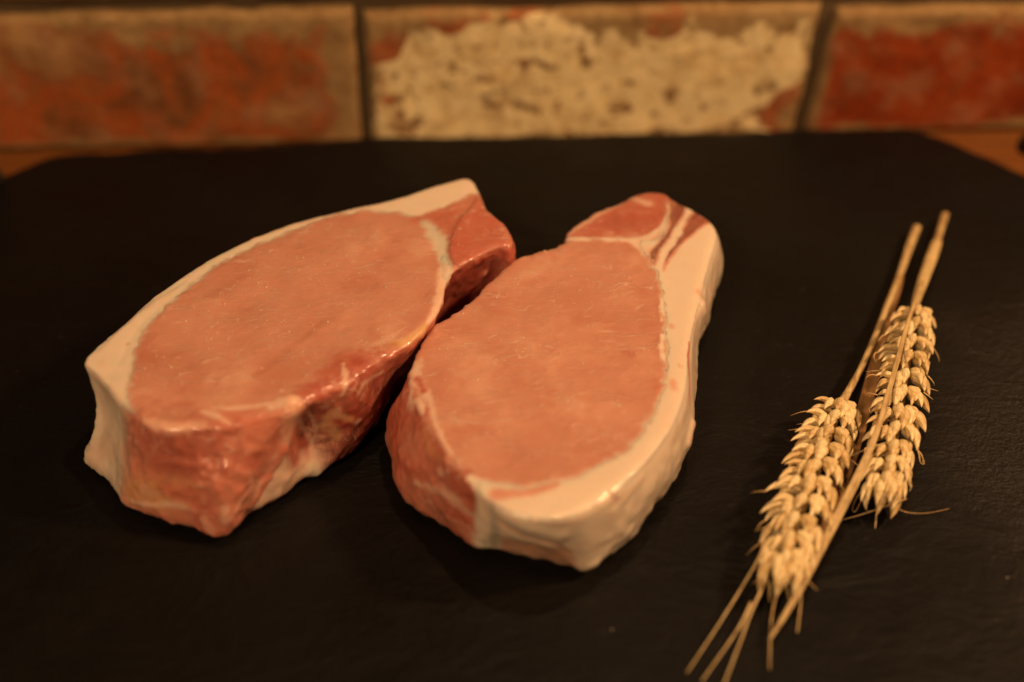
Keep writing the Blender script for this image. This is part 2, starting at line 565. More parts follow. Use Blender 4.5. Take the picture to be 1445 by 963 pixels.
def tube_mesh(path, radii, seg=8, flat=1.0, up=Vector((0, 0, 1)), twist=0.0):
    """swept tube along a list of points; flat<1 squashes it along 'up'"""
    verts, faces = [], []
    path = [Vector(p) for p in path]
    N = len(path)
    for i, p in enumerate(path):
        t = (path[min(i + 1, N - 1)] - path[max(i - 1, 0)]).normalized()
        s = t.cross(up)
        if s.length < 1e-5:
            s = t.cross(Vector((0, 1, 0)))
        s.normalize()
        u = s.cross(t).normalized()
        if twist:
            a = twist * i / (N - 1)
            s, u = s * math.cos(a) + u * math.sin(a), u * math.cos(a) - s * math.sin(a)
        for k in range(seg):
            a = 2 * math.pi * k / seg
            verts.append(p + s * (radii[i] * math.cos(a)) + u * (radii[i] * flat * math.sin(a)))
    for i in range(N - 1):
        for k in range(seg):
            a, b = i * seg + k, i * seg + (k + 1) % seg
            faces.append((a, b, b + seg, a + seg))
    faces.append(tuple(reversed(range(seg))))
    faces.append(tuple((N - 1) * seg + k for k in range(seg)))
    return verts, faces


# iron handles at the two short sides of the board
for s, (hx, hy) in ((1, (1452, 200)), (-1, (-12, 246))):
    e = P(hx, hy, 0.004)
    ed = pr.x + 0.004 if s > 0 else pl.x - 0.002
    pth = [(ed - s * 0.004, e.y - 0.085, -0.006), (e.x + s * 0.004, e.y - 0.08, -0.004), (e.x + s * 0.008, e.y - 0.06, 0.002), (e.x + s * 0.006, e.y - 0.03, 0.004),
           (e.x + s * 0.003, e.y - 0.008, 0.004), (e.x, e.y, 0.003), (e.x - s*0.0015, e.y + 0.003, 0.003)]
    pth = catmull(pth, 6, False)
    rr = [0.006] * (len(pth) - 5) + [0.0058, 0.0052, 0.0042, 0.003, 0.0012]
    v, f = tube_mesh(pth, rr, 10)
    mesh_obj('handle', v, f, M_IRON, True, board, board.location)


# ------------------------------------------------------------------ pork chops
LEAN = np.array((0.615, 0.290, 0.205))
LEAN_D = np.array((0.51, 0.205, 0.135))
FAT = np.array((0.81, 0.66, 0.53))
FATP = np.array((0.79, 0.56, 0.44))
FATG = np.array((0.66, 0.58, 0.47))
RED = np.array((0.48, 0.115, 0.075))
REDP = np.array((0.56, 0.19, 0.125))
DEEP = np.array((0.33, 0.045, 0.028))
TAN = np.array((0.70, 0.43, 0.22))


def seg_dist(pts, poly, closed=False):
    """distance of every point to a polyline and where along it (0..1) the nearest spot lies"""
    poly = np.asarray(poly)
    nseg = len(poly) if closed else len(poly) - 1
    best = np.full(len(pts), 1e9)
    par = np.zeros(len(pts))
    for i in range(nseg):
        a, b = poly[i], poly[(i + 1) % len(poly)]
        ab = b - a
        t = np.clip(((pts - a) @ ab) / (ab @ ab + 1e-12), 0, 1)
        d = np.linalg.norm(pts - a - t[:, None] * ab, axis=1)
        m = d < best
        best = np.where(m, d, best)
        par = np.where(m, (i + t) / nseg, par)
    return best, par


def in_poly(xy, poly):
    x, y = xy[:, 0], xy[:, 1]
    r = np.zeros(len(xy), bool)
    j = len(poly) - 1
    for i in range(len(poly)):
        xi, yi = poly[i][0], poly[i][1]
        xj, yj = poly[j][0], poly[j][1]
        c = ((yi > y) != (yj > y)) & (x < (xj - xi) * (y - yi) / (yj - yi + 1e-15) + xi)
        r ^= c
        j = i
    return r


class Chop:
    def __init__(self, T, keys, voxel=0.00085, smooth=9, rounder=()):
        self.T = T
        top, bot, bul = [], [], []
        tc = [P(k[0][0], k[0][1], T + (k[3] if len(k) > 3 else 0)) for k in keys]
        c = sum(tc, Vector()) / len(tc)
        for k, t in zip(keys, tc):
            top.append(tuple(t))
            if k[1] is None:
                d = (c - t)
                d.z = 0
                d.normalize()
                b = Vector((t.x, t.y, 0.0)) + d * 0.005
            else:
                b = P(k[1][0], k[1][1], 0.0)
            bot.append(tuple(b))
            bul.append((k[2] * 0.001, 0, 0))
        n = 6
        top, bot, bul = catmull(top, n), catmull(bot, n), catmull(bul, n)[:, 0]
        N = len(top)
        mid = (top + bot) / 2
        tg = np.roll(mid, -1, 0) - np.roll(mid, 1, 0)
        nr = np.c_[tg[:, 1], -tg[:, 0], 0 * tg[:, 0]]
        nr /= np.linalg.norm(nr, axis=1)[:, None] + 1e-9
        if np.mean(np.sum((mid - mid.mean(0)) * nr, 1)) < 0:
            nr = -nr
        R = 9
        self.loops = []
        verts, faces = [], []
        for r in range(R + 1):
            t = r / R
            L = bot * (1 - t) + top * t + nr * (bul * math.sin(math.pi * t))[:, None]
            if r == 0:
                L = L - nr * 0.0015
            self.loops.append(L)
            verts += [tuple(v) for v in L]
        for r in range(R):
            for k in range(N):
                a, b = r * N + k, r * N + (k + 1) % N
                faces.append((a, b, b + N, a + N))
        faces.append(tuple(reversed(range(N))))
        faces.append(tuple(R * N + k for k in range(N)))
        me = bpy.data.meshes.new('tmp')
        me.from_pydata(verts, [], faces)
        bm = bmesh.new()
        bm.from_mesh(me)
        bmesh.ops.triangulate(bm, faces=[f for f in bm.faces if len(f.verts) > 4])
        bmesh.ops.recalc_face_normals(bm, faces=bm.faces)
        bm.to_mesh(me)
        bm.free()
        o = link(bpy.data.objects.new('tmp', me))
        md = o.modifiers.new('r', 'REMESH')
        md.mode = 'VOXEL'
        md.voxel_size = voxel
        dg = bpy.context.evaluated_depsgraph_get()
        m2 = bpy.data.meshes.new_from_object(o.evaluated_get(dg))
        bpy.data.objects.remove(o)
        V = np.empty(len(m2.vertices) * 3)
        m2.vertices.foreach_get('co', V)
        self.V = V.reshape(-1, 3)
        self.F = [tuple(p.vertices) for p in m2.polygons]
        E = np.empty(len(m2.edges) * 2, int)
        m2.edges.foreach_get('vertices', E)
        self.E = E.reshape(-1, 2)
        self.me = m2
        self.relax(smooth)
        tl = self.loops[-1]
        for (a, b, it) in rounder:
            seg = tl[int(a * n):int(b * n) + 1]
            d, _ = seg_dist(self.V, seg)
            self.relax(it, 0.5, 1 - sstep(0.006, 0.016, d))
        self.normals()
        self.N0 = self.Nr.copy()
        self.V0 = self.V.copy()
        self.bvh = BVHTree.FromPolygons([tuple(v) for v in self.V], self.F)
        m = len(self.V)
        self.col = np.tile(LEAN, (m, 1))
        self.fat = np.zeros(m)
        self.h = np.zeros(m)
        self.n8, self.n3, self.n1 = vnoise(self.V, 0.008, 1), vnoise(self.V, 0.003, 2), vnoise(self.V, 0.0014, 3)
        self.topness = sstep(0.45, 0.8, self.Nr[:, 2])
        self.masks = {}
        # nearest place round the perimeter (in key numbers) for every vertex
        self.per = np.zeros(m)
        row = np.clip(np.rint(self.V[:, 2] / T * R).astype(int), 0, R)
        for r in range(R + 1):
            idx = np.where(row == r)[0]
            L = self.loops[r][:, :2]
            for ch in np.array_split(idx, max(1, len(idx) // 4000)):
                if len(ch) == 0:
                    continue
                d = ((self.V[ch, None, :2] - L[None]) ** 2).sum(2)
                self.per[ch] = d.argmin(1) / n
        self.ht = np.clip(self.V[:, 2] / T, 0, 1)

    def relax(self, it, lam=0.5, mask=None):
        m = len(self.V)
        if mask is not None:
            lam = lam * mask[:, None]
        deg = np.bincount(self.E.ravel(), minlength=m)[:, None]
        for _ in range(it):
            s = np.zeros_like(self.V)
            for k in range(3):
                s[:, k] = np.bincount(self.E[:, 0], self.V[self.E[:, 1], k], m) + np.bincount(self.E[:, 1], self.V[self.E[:, 0], k], m)
            self.V = self.V * (1 - lam) + lam * s / np.maximum(deg, 1)

    def normals(self):
        self.me.vertices.foreach_set('co', self.V.ravel())
        self.me.update()
        nn = np.empty(len(self.V) * 3)
        self.me.vertices.foreach_get('normal', nn)
        self.Nr = nn.reshape(-1, 3)

    def hit(self, px, py):
        h = self.bvh.ray_cast(CAM, ray(px, py))[0]
        if h is None:
            q = P(px, py, self.T * 0.5)
            h = self.bvh.find_nearest(q)[0]
        return np.array(h)

    def apply(self, w, color, fat, height):
        if color is not None:
            self.col = self.col * (1 - w[:, None]) + np.asarray(color) * w[:, None]
            self.fat = self.fat * (1 - w) + fat * w
        self.h += w * height * 0.001

    def stroke(self, pix, r, color, fat=0.0, height=0.0, strength=1.0, rag=0.45, soft=0.65, part=None):
        """a streak of tissue (or a crease / ridge) along spots on the surface; r in mm, may taper"""
        pl = np.array([self.hit(*p) for p in pix])
        if len(pl) > 2:
            pl = catmull(list(pl), 4, False)
        d, par = seg_dist(self.V0, pl)
        rr = np.interp(par, np.linspace(0, 1, len(r)), r) if isinstance(r, (list, tuple)) else np.full(len(d), r)
        rr = rr * 0.001
        d = d + rr * rag * (self.n3 * 0.7 + self.n1 * 0.5)
        w = (1 - sstep(1 - soft, 1 + soft, d / rr)) * strength
        self.apply(w, color, fat, height)
        if part:
            self.masks[part] = np.maximum(self.masks.get(part, 0), w)
        return w

    def region(self, pix, color, fat=0.0, height=0.0, soft=0.8, rag=0.8, part=None, strength=1.0, z=None, minup=True):
        """a patch of tissue on the top face"""
        poly = np.array([tuple(P(x, y, self.T if z is None else z))[:2] for x, y in pix])
        poly = catmull([np.array((a, b)) for a, b in poly], 4)
        d, _ = seg_dist(self.V0[:, :2], poly, True)
        d = np.where(in_poly(self.V0[:, :2], poly), d, -d) + 0.001 * rag * (0.6 * self.n3 + 0.4 * self.n1)
        w = sstep(-soft * 0.001, soft * 0.001, d) * strength
        if minup:
            w = w * self.topness
        self.apply(w, color, fat, height)
        if part:
            self.masks[part] = np.maximum(self.masks.get(part, 0), w)
        return w

    def sides(self, a, b, color, fat=0.0, h0=-1, h1=2, soft=0.7, height=0.0, top=False, part=None, strength=1.0, rag=0.12):
        """tissue on the cut side between two key numbers of the outline"""
        p = self.per + 0.35 * self.n8
        w = sstep(a - soft, a + soft, p) * (1 - sstep(b - soft, b + soft, p))
        hh = self.ht + rag * self.n8 + 0.5 * rag * self.n3
        w = w * sstep(h0 - 0.08, h0 + 0.08, hh) * (1 - sstep(h1 - 0.08, h1 + 0.08, hh))
        if not top:
            w = w * (1 - self.topness)
        w = w * strength
        self.apply(w, color, fat, height)
        if part:
            self.masks[part] = np.maximum(self.masks.get(part, 0), w)
        return w

    def finish(self, name, label, group):
        n20 = vnoise(self.V0, 0.020, 9)
        soft = 1 - 0.5 * self.fat
        self.h += 0.00045 * n20 + soft * (0.00022 * self.n8 + 0.00012 * self.n3 + 0.00006 * self.n1)
        self.h += (1 - self.topness) * (0.0004 * n20 + soft * (0.00030 * self.n8 + (1 - 0.75 * self.fat) * (0.00028 * self.n3 + 0.00016 * self.n1)))
        fibre = vnoise(self.V0 * np.array((1, 1, 0.4)), 0.0032, 41) * 0.6 + vnoise(self.V0 * np.array((1, 1, 0.45)), 0.0016, 42) * 0.4
        sl = (1 - self.topness) * (1 - np.clip(self.fat * 1.3, 0, 1))
        self.h += sl * 0.00030 * fibre
        self.col += (sl * 0.55 * sstep(0.15, 0.75, fibre))[:, None] * (REDP * 1.25 - self.col)
        self.col += (sl * 0.50 * sstep(0.15, 0.75, -fibre))[:, None] * (self.col * 0.62 - self.col)
        mem = sstep(0.42, 0.62, vnoise(self.V0, 0.007, 43) * 0.7 + 0.35 * self.n3)
        self.col += (sl * 0.45 * mem)[:, None] * (FATP * np.array((1, .9, .85)) - self.col)
        self.V = self.V0 + self.N0 * self.h[:, None]
        self.relax(1, 0.35)
        self.V[:, 2] -= self.V[:, 2].min() - 0.0006
        self.normals()
        t1 = sstep(0.05, 0.75, 0.55 * n20 + 0.5 * self.n8 + 0.25 * self.n3)
        t2 = sstep(0.05, 0.75, -0.55 * n20 - 0.45 * vnoise(self.V0, 0.010, 31) + 0.25 * self.n3)
        lw = (1 - np.clip(self.fat * 1.4, 0, 1)) * self.topness
        self.col += (0.45 * t1 * lw)[:, None] * (np.array((0.69, 0.42, 0.31)) - self.col)
        self.col += (0.45 * t2 * lw)[:, None] * (np.array((0.52, 0.19, 0.125)) - self.col)
        fw = np.clip(self.fat, 0, 1) * 0.28 * sstep(0.0, 0.9, 0.6 * self.n8 + 0.5 * vnoise(self.V0, 0.013, 33))
        self.col += fw[:, None] * (FATP * np.array((1.0, 0.93, 0.88)) - self.col)
        v = 1 + (0.06 * n20 + 0.05 * self.n8 + 0.03 * self.n3) * soft
        self.col = np.clip(self.col * v[:, None], 0, 1)
        c = self.V.mean(0)
        root = thing(name, (c[0], c[1], 0), label, 'pork chop', group)
        self.emit('lean_meat', root, self.V, self.F, self.col, self.fat)
        for part, w in self.masks.items():
            self.shell(part, root, w)
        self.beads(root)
        return root

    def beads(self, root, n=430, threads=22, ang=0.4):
        """tiny pale flecks, wet glints put in as colour, and fine sinew threads on the cut face, strung along the fibre seams"""
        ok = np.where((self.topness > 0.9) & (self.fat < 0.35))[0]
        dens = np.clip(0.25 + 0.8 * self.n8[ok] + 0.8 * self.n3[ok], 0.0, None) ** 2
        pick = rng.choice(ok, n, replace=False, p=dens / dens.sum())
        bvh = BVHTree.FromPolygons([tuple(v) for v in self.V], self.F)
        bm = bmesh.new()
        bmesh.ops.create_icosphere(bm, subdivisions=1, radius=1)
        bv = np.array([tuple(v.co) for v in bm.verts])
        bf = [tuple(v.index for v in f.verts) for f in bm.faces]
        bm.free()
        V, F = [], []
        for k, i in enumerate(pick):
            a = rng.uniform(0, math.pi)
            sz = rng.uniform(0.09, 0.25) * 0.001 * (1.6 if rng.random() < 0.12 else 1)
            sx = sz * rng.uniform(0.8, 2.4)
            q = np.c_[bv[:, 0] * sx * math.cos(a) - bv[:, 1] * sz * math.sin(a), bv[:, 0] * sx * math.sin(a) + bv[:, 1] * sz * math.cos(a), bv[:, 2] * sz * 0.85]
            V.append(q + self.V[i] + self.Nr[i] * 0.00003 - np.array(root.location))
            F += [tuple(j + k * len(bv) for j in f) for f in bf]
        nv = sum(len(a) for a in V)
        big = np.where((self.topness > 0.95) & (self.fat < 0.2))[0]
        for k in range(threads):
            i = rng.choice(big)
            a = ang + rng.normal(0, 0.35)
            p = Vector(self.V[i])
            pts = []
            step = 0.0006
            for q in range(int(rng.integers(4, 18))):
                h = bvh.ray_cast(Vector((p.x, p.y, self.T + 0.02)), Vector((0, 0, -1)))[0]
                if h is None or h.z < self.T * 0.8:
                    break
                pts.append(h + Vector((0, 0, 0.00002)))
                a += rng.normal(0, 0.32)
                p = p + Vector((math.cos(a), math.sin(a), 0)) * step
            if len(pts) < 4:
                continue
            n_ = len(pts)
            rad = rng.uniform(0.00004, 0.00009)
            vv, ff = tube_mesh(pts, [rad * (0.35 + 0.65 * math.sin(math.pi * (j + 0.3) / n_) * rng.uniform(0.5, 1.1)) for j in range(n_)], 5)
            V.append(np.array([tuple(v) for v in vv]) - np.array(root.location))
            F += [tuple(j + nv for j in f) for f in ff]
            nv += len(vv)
        me = bpy.data.meshes.new('glint_flecks')
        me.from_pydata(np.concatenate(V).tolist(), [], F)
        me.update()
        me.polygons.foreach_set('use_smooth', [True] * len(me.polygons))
        me.materials.append(M_SINEW_GLINT)
        o = link(bpy.data.objects.new('glint_flecks', me))  # pale flecks painted as wet glints, joined with the sinew threads
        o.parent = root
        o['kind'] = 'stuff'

    def emit(self, name, root, V, F, col, fat):
        me = bpy.data.meshes.new(name)
        me.from_pydata((V - np.array(root.location)).tolist(), [], F)
        me.update()
        me.polygons.foreach_set('use_smooth', [True] * len(me.polygons))
        a = me.attributes.new('tissue', 'FLOAT_COLOR', 'POINT')
        a.data.foreach_set('color', np.c_[col, np.ones(len(col))].astype(np.float32).ravel())
        a = me.attributes.new('fatness', 'FLOAT', 'POINT')
        a.data.foreach_set('value', fat.astype(np.float32))
        me.materials.append(M_MEAT)
        o = link(bpy.data.objects.new(name, me))
        o.parent = root
        return o

    def shell(self, name, root, w, nmax=2):
        """a layer of its own tissue, standing a little proud of the flesh and feathering into it"""
        keep = w > 0.30
        F = [f for f in self.F if all(keep[i] for i in f)]
        lab = {}

        def find(a):
            while lab.setdefault(a, a) != a:
                lab[a] = lab[lab[a]]
                a = lab[a]
            return a
        for f in F:
            a = find(f[0])
            for i in f[1:]:
                lab[find(i)] = a
        cnt = {}
        for f in F:
            k = find(f[0])
            cnt[k] = cnt.get(k, 0) + 1
        big = sorted(cnt, key=cnt.get)[-nmax:]
        for isl in reversed(big):
            if cnt[isl] > 60:
                self.shell_piece(name, root, w, [f for f in F if find(f[0]) == isl])

    def shell_piece(self, name, root, w, F):
        used = np.unique(np.array([i for f in F for i in f]))
        mp = {int(i): k for k, i in enumerate(used)}
        F1 = [tuple(mp[i] for i in f) for f in F]
        n = len(used)
        lift = -0.00020 + 0.00026 * sstep(0.35, 0.95, w[used])
        outer = self.V[used] + self.Nr[used] * lift[:, None]
        inner = self.V[used] - self.Nr[used] * 0.0022
        outer[:, 2] = np.maximum(outer[:, 2], 0.0005)
        inner[:, 2] = np.maximum(inner[:, 2], 0.0008)
        cnt = {}
        for f in F1:
            for k in range(len(f)):
                a, b = f[k], f[(k + 1) % len(f)]
                key = (min(a, b), max(a, b))
                cnt.setdefault(key, []).append((a, b))
        side = [(b, a, a + n, b + n) for v in cnt.values() if len(v) == 1 for a, b in v]
        FF = F1 + [tuple(i + n for i in reversed(f)) for f in F1] + side
        self.emit(name, root, np.concatenate([outer, inner]), FF, np.concatenate([self.col[used]] * 2), np.concatenate([self.fat[used]] * 2))


GROUP = 'raw pork chops on the slate board'

# ---- left chop
keys = [((118, 513), (118, 655), -5), ((165, 470), None, 0), ((225, 418), None, 0), ((300, 368), None, 0), ((380, 331), None, 1), ((460, 308), None, 1),
        ((550, 288), None, 1), ((630, 263), None, 0), ((666, 259), None, 0), ((690, 300), None, 1), ((716, 325), None, 2), ((726, 352), None, 1),
        ((700, 360), (700, 436), 0), ((662, 378), (660, 456), -1), ((634, 402), (630, 478), -2), ((624, 440), (606, 506), -1),
        ((592, 486), (578, 548), 0), ((560, 506), (550, 578), 1), ((528, 522), (530, 612), 2), ((498, 542), (512, 642), 1),
        ((462, 560), (482, 667), -1), ((430, 576), (447, 680), -4), ((410, 588), (405, 705), 0), ((378, 596), (356, 733), 2),
        ((335, 604), (331, 768), 2), ((290, 609), (308, 772), 1), ((250, 611), (262, 760), 0), ((215, 606), (222, 748), 0),
        ((186, 592), (176, 726), -1), ((160, 562), (151, 690), -3), ((135, 535), (130, 672), -5)]
c1 = Chop(0.038, keys, rounder=((8.8, 14, 14), (15.5, 21.5, 26), (23, 28, 8)))
c1.col[:] = REDP
# sides, round the outline
c1.sides(8.5, 15.5, DEEP * 1.15)
c1.sides(8.5, 12.0, RED, h0=0.55)
c1.sides(15.5, 21.5, DEEP * 0.85)
c1.sides(15.0, 19.5, RED, h0=0.80)
c1.sides(21.0, 23.0, RED)
c1.sides(20.5, 23.3, FATP, 0.8, h1=0.30, height=0.8)
c1.sides(23.0, 28.5, REDP)
# rind and back fat: from the front left corner round the far side
w = c1.sides(28.4, 40, FAT, 1, height=0.0, part='fat_rim', rag=0.02)
c1.sides(-2, 8.6, FAT, 1, part='fat_rim', rag=0.02)
c1.sides(28.4, 29.3, FATG * 1.1, 0.9, strength=0.6)
# top face
c1.region([(100, 500), (150, 450), (300, 350), (450, 295), (640, 245), (680, 252), (676, 280), (640, 296), (600, 315), (620, 350), (640, 390), (640, 420), (560, 380),
           (400, 400), (250, 500), (215, 570), (190, 592), (160, 575), (110, 530)], FAT, 1, part='fat_rim', rag=0.5)
eye = [(186, 566), (188, 535), (194, 500), (214, 466), (240, 440), (270, 412), (310, 383), (350, 360), (400, 339), (450, 318), (500, 308), (545, 306), (578, 312), (602, 328),
       (616, 352), (624, 382), (626, 412), (622, 445), (604, 476), (575, 494), (530, 503), (496, 508), (472, 524), (444, 550), (418, 577), (380, 590), (330, 597), (290, 602), (250, 604), (212, 598), (190, 584)]
w = c1.region(eye, LEAN, 0, height=0.25, soft=1.7, rag=1.8)
c1.col += (w * 0.4 * sstep(-0.1, 0.8, vnoise(c1.V0, 0.016, 12)))[:, None] * (LEAN_D - c1.col)
ed_, _ = seg_dist(c1.V0[:, :2], np.array([tuple(P(x, y, c1.T))[:2] for x, y in eye]), True)
c1.col += (w * 0.65 * np.exp(-ed_ / 0.0045) * (0.75 + 0.5 * c1.n8))[:, None] * (LEAN_D - c1.col)
c1.masks['fat_rim'] = c1.masks['fat_rim'] * (1 - w)
c1.region([(580, 318), (640, 294), (674, 280), (690, 300), (668, 312), (640, 330), (610, 330)], REDP, 0, soft=1.0)
c1.stroke([(602, 322), (618, 345), (630, 372), (636, 380)], [2.2, 3.4, 2.4, 1.5], FATG, 0.8, height=-0.3)
c1.region([(674, 284), (690, 302), (716, 324), (728, 352), (702, 361), (664, 378), (646, 384), (634, 370), (634, 342), (648, 316), (664, 300)], RED * 1.08, 0, soft=1.2, part='red_muscle', height=0.5)
c1.stroke([(630, 388), (627, 405), (618, 440), (604, 464)], [2.2, 2.4, 1.6, 1.0], FATP, 0.8, height=0.1)
c1.stroke([(602, 470), (575, 488), (545, 498), (520, 505)], [1.6, 1.8, 1.5, 0.9], TAN, 0.6)
c1.stroke([(560, 480), (545, 488), (520, 500)], [1.0, 1.6, 0.8], FATP, 0.5, strength=0.45, rag=0.8)
# red cap muscle on the near right corner
c1.stroke([(430, 580), (470, 556), (505, 528), (545, 512)], [5, 7, 8, 5], RED, 0, height=0.3, rag=0.5, soft=0.6)
c1.stroke([(500, 560), (530, 535), (560, 520)], [5, 5, 4], DEEP * 1.15, 0, rag=0.5, soft=0.8)
c1.stroke([(485, 520), (488, 545), (482, 562)], [0.5, 0.9, 1.0], FATP, 0.7, height=0.3, strength=0.8, rag=0.9)
c1.stroke([(470, 515), (500, 508), (530, 512), (540, 530)], 0.9, REDP, 0.2, strength=0.6)
c1.stroke([(497, 600), (470, 590), (462, 606), (478, 625)], [0.8, 1.5, 2.6, 2.2], TAN, 0.4, strength=0.55, rag=0.9, soft=0.95)
# c1.stroke([(497, 578), (502, 592), (511, 582)], 0.7, TAN, 0.4, height=0.2, strength=0.6, rag=0.8)
c1.stroke([(540, 532), (515, 546), (505, 560)], 0.7, FATP, 0.5, strength=0.6)
c1.stroke([(425, 600), (440, 630)], 0.9, FATP, 0.5, strength=0.6)
c1.stroke([(436, 590), (446, 612), (440, 640)], 0.7, FATP, 0.5, strength=0.5)
c1.stroke([(366, 716), (395, 702), (425, 690)], [3.5, 5, 4], FATP * 1.02, 0.9, height=0.6)
c1.stroke([(438, 668), (446, 672)], 2.5, FATG, 0.6, height=1.0)
# the near front face
c1.stroke([(205, 628), (250, 636), (300, 640)], [9, 12, 8], RED * 0.92, 0, height=-0.7, soft=0.7)
c1.stroke([(205, 602), (240, 609), (288, 607)], [1.2, 2.2, 1.6], FATP * np.array((.95, .85, .8)), 0.4, height=0.4, rag=0.9, strength=0.75, soft=0.95)
c1.stroke([(228, 585), (250, 590), (268, 588)], [1.5, 4.0, 1.5], LEAN_D, 0, height=-0.4)
c1.stroke([(320, 604), (350, 625), (360, 660)], [4, 9, 6], REDP * 1.05, 0.1, soft=0.8)
c1.stroke([(286, 588), (304, 594), (326, 606)], [0.5, 1.2, 0.4], FATP, 0.8, height=0.3, strength=0.8, soft=0.9)
c1.stroke([(300, 585), (340, 584), (380, 578), (412, 572)], [0.4, 0.9, 0.8, 1.3], FATP, 0.6, height=0.15, rag=1.0, strength=0.75, soft=0.95)
c1.stroke([(385, 582), (408, 575), (418, 572)], [1.0, 1.8, 1.0], FAT, 0.6, strength=0.7, rag=0.9)
c1.stroke([(412, 578), (418, 594), (410, 620), (402, 640)], [2.5, 3.6, 2.8, 1.6], FATP * np.array((1, .85, .75)), 0.5, height=0.9, rag=0.9, strength=0.8, soft=0.95)
c1.stroke([(402, 640), (378, 680), (354, 722)], [1.4, 1.2, 1.0], REDP * 1.25, 0.4, height=0.5)
c1.stroke([(398, 655), (350, 705), (318, 745), (309, 768)], [0.4, 0.6, 0.9, 1.5], FATP * 0.95, 0.5, height=0.4, strength=0.6, soft=0.9)
c1.stroke([(345, 655), (372, 660), (388, 640)], [3, 5, 3], RED, 0, strength=0.6)
c1.stroke([(186, 700), (225, 704), (268, 703)], [4, 6, 4], TAN * np.array((1, .85, .7)), 0.3, strength=0.75, soft=0.8)
c1.stroke([(186, 716), (215, 720), (248, 719), (280, 729), (300, 738)], [0.8, 1.0, 1.3, 1.0, 0.5], FATP, 0.6, height=0.5, strength=0.7, soft=0.9)
c1.stroke([(195, 738), (240, 748), (290, 756)], [2.5, 4, 4], RED * 1.1, 0.0, strength=0.8)
# rind folds on the left
c1.stroke([(160, 540), (166, 600), (166, 670)], [2.5, 2.0, 2.0], FATG, 0.9, height=-0.3, soft=0.8, strength=0.6)
c1.stroke([(146, 520), (150, 590), (148, 650)], [1.5, 1.6, 1.2], FATP, 1, height=0.3, strength=0.5, soft=0.9)
c1.stroke([(125, 640), (140, 655)], 5, FATP, 1, height=2.2, strength=0.7, soft=0.9)
c1.stroke([(116, 512), (122, 514)], 3, FATP * np.array((1, .85, .8)), 1, height=0.8, strength=0.7, soft=0.9)
c1.stroke([(140, 500), (200, 445), (260, 405)], 0.9, FATG, 1, height=-0.5, strength=0.6)
c1.stroke([(172, 520), (200, 470), (250, 425), (300, 385)], 0.8, FATG, 1, height=-0.3, strength=0.5)
c1.stroke([(300, 372), (360, 344), (400, 332)], [0.6, 1.2, 0.6], FATP * 1.02, 1, height=0.5, strength=0.8)
c1.stroke([(446, 313), (453, 311)], 0.8, RED, 0.4, strength=0.8)
c1.stroke([(182, 492), (183, 492.5)], 0.45, DEEP, 0.3, strength=0.9)
# faint dark seam across the eye of the loin
c1.stroke([(455, 462), (410, 500), (360, 540)], [0.8, 1.6, 0.8], LEAN_D, 0, height=-0.25, strength=0.6, soft=0.8)
c1.stroke([(300, 430), (320, 415), (330, 410)], [2, 3, 2], LEAN_D * 0.95, 0, strength=0.6, soft=0.9)
for _ in range(26):
    x, y = random.uniform(230, 590), random.uniform(330, 575)
    a = random.uniform(-0.6, 0.3)
    L = random.uniform(5, 24)
    c1.stroke([(x, y), (x + L * math.cos(a), y - L * math.sin(a) * 0.7)], random.uniform(0.2, 0.38), FATP, 0.2, height=0.1, strength=random.uniform(0.12, 0.4), rag=1.2)
dtop, _ = seg_dist(c1.V0, c1.loops[-1][::2], True)
nick = vnoise(c1.V0, 0.0034, 53) * 0.6 + vnoise(c1.V0, 0.0018, 54) * 0.5
c1.h += np.exp(-(dtop / 0.0035) ** 2) * sstep(8.5, 10, c1.per) * (1 - sstep(28, 29, c1.per)) * (1 - 0.6 * c1.topness) * 0.0009 * nick
hh = 1 - c1.topness
c1.h += hh * (1 - sstep(0.15, 0.45, c1.ht)) * 0.0006 * np.clip(vnoise(c1.V0, 0.005, 23) + 0.4 * c1.n3, -0.6, 1)
c1.h += hh * (1 - sstep(7.5, 8.5, c1.per)) * 0.0009 * vnoise(c1.V0, 0.011, 24)
c1.finish('pork_chop', 'raw pork chop lying on the left with its cut red front end facing out', GROUP)

# ---- right chop
keys = [((577, 546), (551, 622), 3), ((584, 512), None, 1), ((604, 470), None, 1), ((646, 446), None, 0), ((690, 403), None, 0), ((731, 370), None, 0), ((765, 360), None, 0),
        ((796, 350), None, 0), ((799, 336), None, 0), ((832, 311), None, 0), ((870, 294), None, 0), ((905, 278), None, 0), ((934, 278), None, 0), ((965, 294), None, 0),
        ((994, 309), None, 1), ((1012, 332), (1006, 420), 3), ((1003, 368), (998, 440), 3), ((990, 415), (990, 470), 3), ((982, 455), (982, 505), 1), ((972, 505), (977, 550), 2),
        ((968, 552), (976, 602), 2), ((952, 600), (964, 650), 3), ((925, 642), (934, 702), 4), ((893, 676), (900, 760), 3), ((858, 706), (862, 800), 1), ((824, 728), (830, 821), 0),
        ((790, 740), (800, 814), 0), ((752, 740), (748, 798), 0), ((712, 728), (706, 789), 0), ((682, 710), (667, 783), 0), ((655, 684), (628, 756), 1), ((632, 652), (588, 728), 2),
        ((610, 614), (560, 704), 3), ((592, 580), (552, 664), 4)]
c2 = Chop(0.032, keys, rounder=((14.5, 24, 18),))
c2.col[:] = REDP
c2.sides(-2, 1.5, RED)
c2.sides(1.5, 8, LEAN_D)
c2.sides(8, 14, RED)
c2.sides(28.8, 36, RED * 1.05)
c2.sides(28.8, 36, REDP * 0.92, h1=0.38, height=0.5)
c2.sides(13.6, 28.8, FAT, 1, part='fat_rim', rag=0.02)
c2.sides(25.5, 28.6, FATP * np.array((0.66, 0.55, 0.48)), 0.5, h1=0.44, height=-0.5, rag=0.05, soft=0.4)
